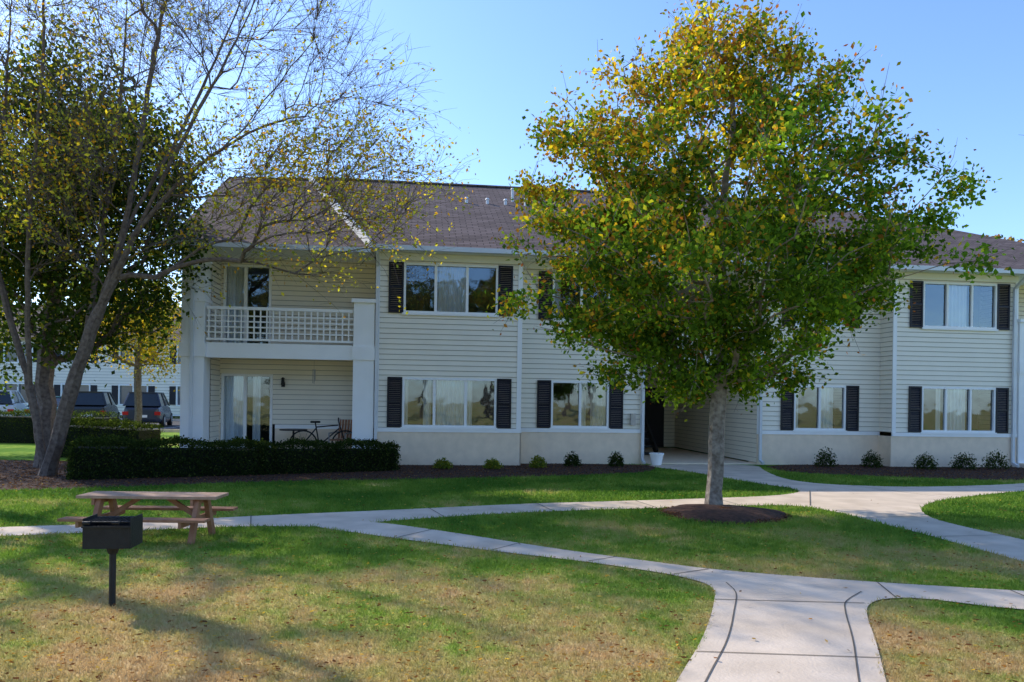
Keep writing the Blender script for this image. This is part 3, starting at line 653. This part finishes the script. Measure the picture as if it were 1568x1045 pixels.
Q=np.concatenate([tw[1],tw2[1]]); wgt=np.where(Q[:,2]<6.8,.65,.12)+np.where(Q[:,0]<-7.5,.15,0); Q=Q[rng.uniform(size=len(Q))<wgt]; Q=np.repeat(Q,2,axis=0)+rng.normal(size=(len(Q)*2,3))*.07
npmesh('leaves',leaf_verts(Q,.078,.6),4,M['leaf'],leafpal(Q,[(.50,.42,.05),(.40,.40,.06),(.30,.34,.06)],[(.45,.25,.03)],.2),parent=bt)
def fulltree(name,x,y,R,zb,zt,ntip,nleaf,trunk,pals,size=.1,spread=.3,bark='barkd',tw_k=0,cx=0):
    t=empty(name,(0,0,0)); c=(x+cx,y,(zb+zt)/2)
    tips=ell(c,(R,R,(zt-zb)/2),ntip)
    P0,P1,R0,R1,E,D=grow([(None,[(x,y,-.05),(x+.05,y,zb*.5),(x,y,zb+.3),(x+.15+cx*.5,y,c[2]),(x+cx,y,zt*.85)])],tips,trunk,zmin=zb*.8,pw=.35,crotch=(x,y,zb),seg=.4)
    V=[seg_tubes(P0,P1,R0,R1,6)]
    if tw_k: V.append(seg_tubes(*twigs(E,D,tw_k,.8,.006,0,.6),3))
    npmesh('trunk_and_branches',np.concatenate(V),4,M[bark],parent=t)
    idx=rng.integers(0,len(E),nleaf); ww=rng.uniform(size=len(E))[idx]; keep=rng.uniform(size=nleaf)<.35+.65*ww; idx=idx[keep]
    C=E[idx]+rng.normal(size=(len(idx),3))*spread
    npmesh('leaves',leaf_verts(C,size,.62),4,M['leaf'],leafpal(C,*pals)*(.7+.6*rng.uniform(size=len(E))[idx])[:,None],parent=t)
G=([(.045,.08,.022),(.065,.105,.028),(.04,.065,.025)],[(.28,.25,.04)],.07)
YL=([(.16,.2,.03),(.3,.28,.04),(.4,.3,.04)],[(.4,.26,.03)],.3)
OR=([(.30,.17,.05),(.30,.22,.06),(.2,.17,.05)],[(.30,.13,.05)],.3)
fulltree('oak_tree',-10.1,16.0,2.35,2.2,9.3,380,56000,.17,G,.12,.26,cx=.75)
fulltree('oak_tree',-14.6,19.5,2.6,1.6,8.6,200,22000,.2,G,.13,.34)
fulltree('maple_tree',-15.2,30,2.2,2.2,7.0,110,12000,.14,YL,.13,.35)
fulltree('maple_tree',-24,30,2.6,2.2,8.0,110,9000,.16,YL,.14,.38)
SP=([(.25,.2,.03),(.15,.16,.03)],[(.3,.15,.03)],.3)
fulltree('elm_tree',-12.6,12.0,2.0,5.0,12.0,34,1500,.21,SP,.11,.14,tw_k=2)
fulltree('elm_tree',-14.4,14.8,1.9,5.5,12.5,30,1400,.21,SP,.11,.14,tw_k=2)
fulltree('elm_tree',-10.4,8.2,1.3,3.2,8.2,20,700,.16,SP,.10,.13,tw_k=2)
fulltree('maple_tree',12.9,14.4,2.4,4.8,8.2,50,900,.13,OR,.07,.2,tw_k=4)
def mass(name,spec,size,per,pals):
    Cs=[];cols=[];T=MB()
    for (x,y,h,r) in spec:
        T.tube((x,y,0),(x,y,h*.6),.25,.1,6)
        nb=14
        for i in range(nb):
            c=np.array([x,y,h*.58])+rng.normal(size=3)*np.array([r*.45,r*.45,h*.12]); rad=r*rng.uniform(.3,.55)
            p=unit(rng.normal(size=(per,3)))*(rng.uniform(.4,1,(per,1))**.5)*rad; Cs.append(c+p)
            cols.append(leafpal(p,*pals)*rng.uniform(.7,1.25))
    o=npmesh(name,leaf_verts(np.concatenate(Cs),size,.8),4,M['leaff'],np.concatenate(cols)); T.obj('trunks',M['barkd'],o)
MX=([(.10,.12,.03),(.2,.16,.04),(.26,.18,.04)],[(.3,.13,.04)],.25)
mass('distant_tree_row',[(-80+i*5.5+rng.uniform(-1,1),72+rng.uniform(-5,5),rng.uniform(10,15),4.2) for i in range(13)],.5,220,MX)
mass('distant_autumn_trees',[(34,60,16.0,2.6),(38.5,58,17.5,3.6),(43,58,17.5,4.2),(48,60,17,4.2)],.30,520,OR)
DG=([(.05,.08,.02),(.08,.1,.03)],[(.2,.15,.03)],.25)
mass('trees_across_lawn',[(-30+i*4.6+rng.uniform(-1,1),-22+rng.uniform(-5,3),rng.uniform(10,15),3.4) for i in range(15)],.6,110,DG)

# hedge + shrubs
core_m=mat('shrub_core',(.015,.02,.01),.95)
def leafbush(name,core,C,size,pals):
    o=npmesh(name,leaf_verts(C,size,.6),4,M['leaf'],leafpal(C,*pals))
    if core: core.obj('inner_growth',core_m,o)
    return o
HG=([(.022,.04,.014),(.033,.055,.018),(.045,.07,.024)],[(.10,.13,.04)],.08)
def hedge(pts,wd,hts,n):
    core=MB(); Cs=[]; u0=0
    for (a,b_,h0,h1) in zip(pts[:-1],pts[1:],hts[:-1],hts[1:]):
        a=np.array(a,float);b_=np.array(b_,float);d=(b_-a);L_=np.linalg.norm(d);d=d/L_;nn=np.array([-d[1],d[0]])
        q=wd/2-.1; k_=len(core.v)
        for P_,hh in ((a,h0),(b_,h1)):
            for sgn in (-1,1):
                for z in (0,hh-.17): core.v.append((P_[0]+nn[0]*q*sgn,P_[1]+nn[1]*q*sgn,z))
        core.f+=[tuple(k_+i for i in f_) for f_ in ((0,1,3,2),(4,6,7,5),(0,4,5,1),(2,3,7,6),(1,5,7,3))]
        m=int(n*L_); u=rng.uniform(-.03,L_+.03,m); f_=rng.uniform(size=m)
        lob=np.abs(np.sin((u+u0)*2.6))**.6
        h=(h0+(h1-h0)*u/L_)-.10+.11*lob+.02*np.sin(u*11)
        side=np.where(f_<.45,-1,np.where(f_<.6,1,0)); v=np.where(side!=0,side*(wd/2-.06+.08*lob)+rng.normal(size=m)*.035,rng.uniform(-wd/2,wd/2,m))
        zz=rng.uniform(.02,1,m); v=np.where(side!=0,v*(1-.22*np.clip(zz-.7,0,1)/.3),v)
        h_top=h-.10*(np.abs(v)/(wd/2))**3
        z=np.where(side!=0,zz*h,h_top+rng.normal(size=m)*.03)
        m2=int(n*.5); e_=rng.integers(0,2,m2)*L_+rng.normal(size=m2)*.04; ve=rng.uniform(-wd/2,wd/2,m2); ze=rng.uniform(.02,.9,m2)*min(h0,h1)
        u=np.r_[u,e_]; v=np.r_[v,ve]; z=np.r_[z,ze]; u0+=L_
        Cs.append(np.stack([a[0]+d[0]*u+nn[0]*v,a[1]+d[1]*u+nn[1]*v,z],1))
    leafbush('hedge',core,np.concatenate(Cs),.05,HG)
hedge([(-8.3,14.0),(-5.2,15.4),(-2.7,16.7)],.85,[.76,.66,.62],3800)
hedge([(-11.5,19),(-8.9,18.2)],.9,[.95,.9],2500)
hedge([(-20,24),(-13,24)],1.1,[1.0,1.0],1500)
def shrub(x,y,r,h,pals=HG,n=900):
    p=unit(rng.normal(size=(n,3)))*rng.uniform(.3,1,(n,1))**.5; p[:,2]=np.abs(p[:,2]); lump=1+.2*np.sin(p[:,0:1]*9+p[:,1:2]*7)
    C=np.array([x,y,.03])+p*lump*np.array([r,r,h]); T=MB()
    for i in range(5): a=i*1.257; T.tube((x,y,0),(x+math.cos(a)*r*.5,y+math.sin(a)*r*.5,h*.7),.01,.005,5)
    o=leafbush('shrub',None,C,.05,pals); T.obj('stems',M['barkd'],o)
LG=([(.12,.18,.035),(.18,.22,.04)],[(.3,.28,.05)],.2)
for (s_,w_,r_,h_,pl_) in ((-1.9,-.95,.22,.2,LG),(-.75,-.95,.22,.2,LG),(.35,-.7,.2,.25,LG),(1.25,-.3,.2,.32,HG),(2.35,-.3,.2,.32,HG),(7.9,-.1,.27,.42,HG),(9.05,-.3,.25,.38,HG),(10.25,-.7,.27,.36,HG),(11.3,-.7,.3,.38,HG),(12.2,-.7,.3,.42,HG)):
    X,Y=toworld(s_,w_); shrub(X,Y,r_,h_,pl_)
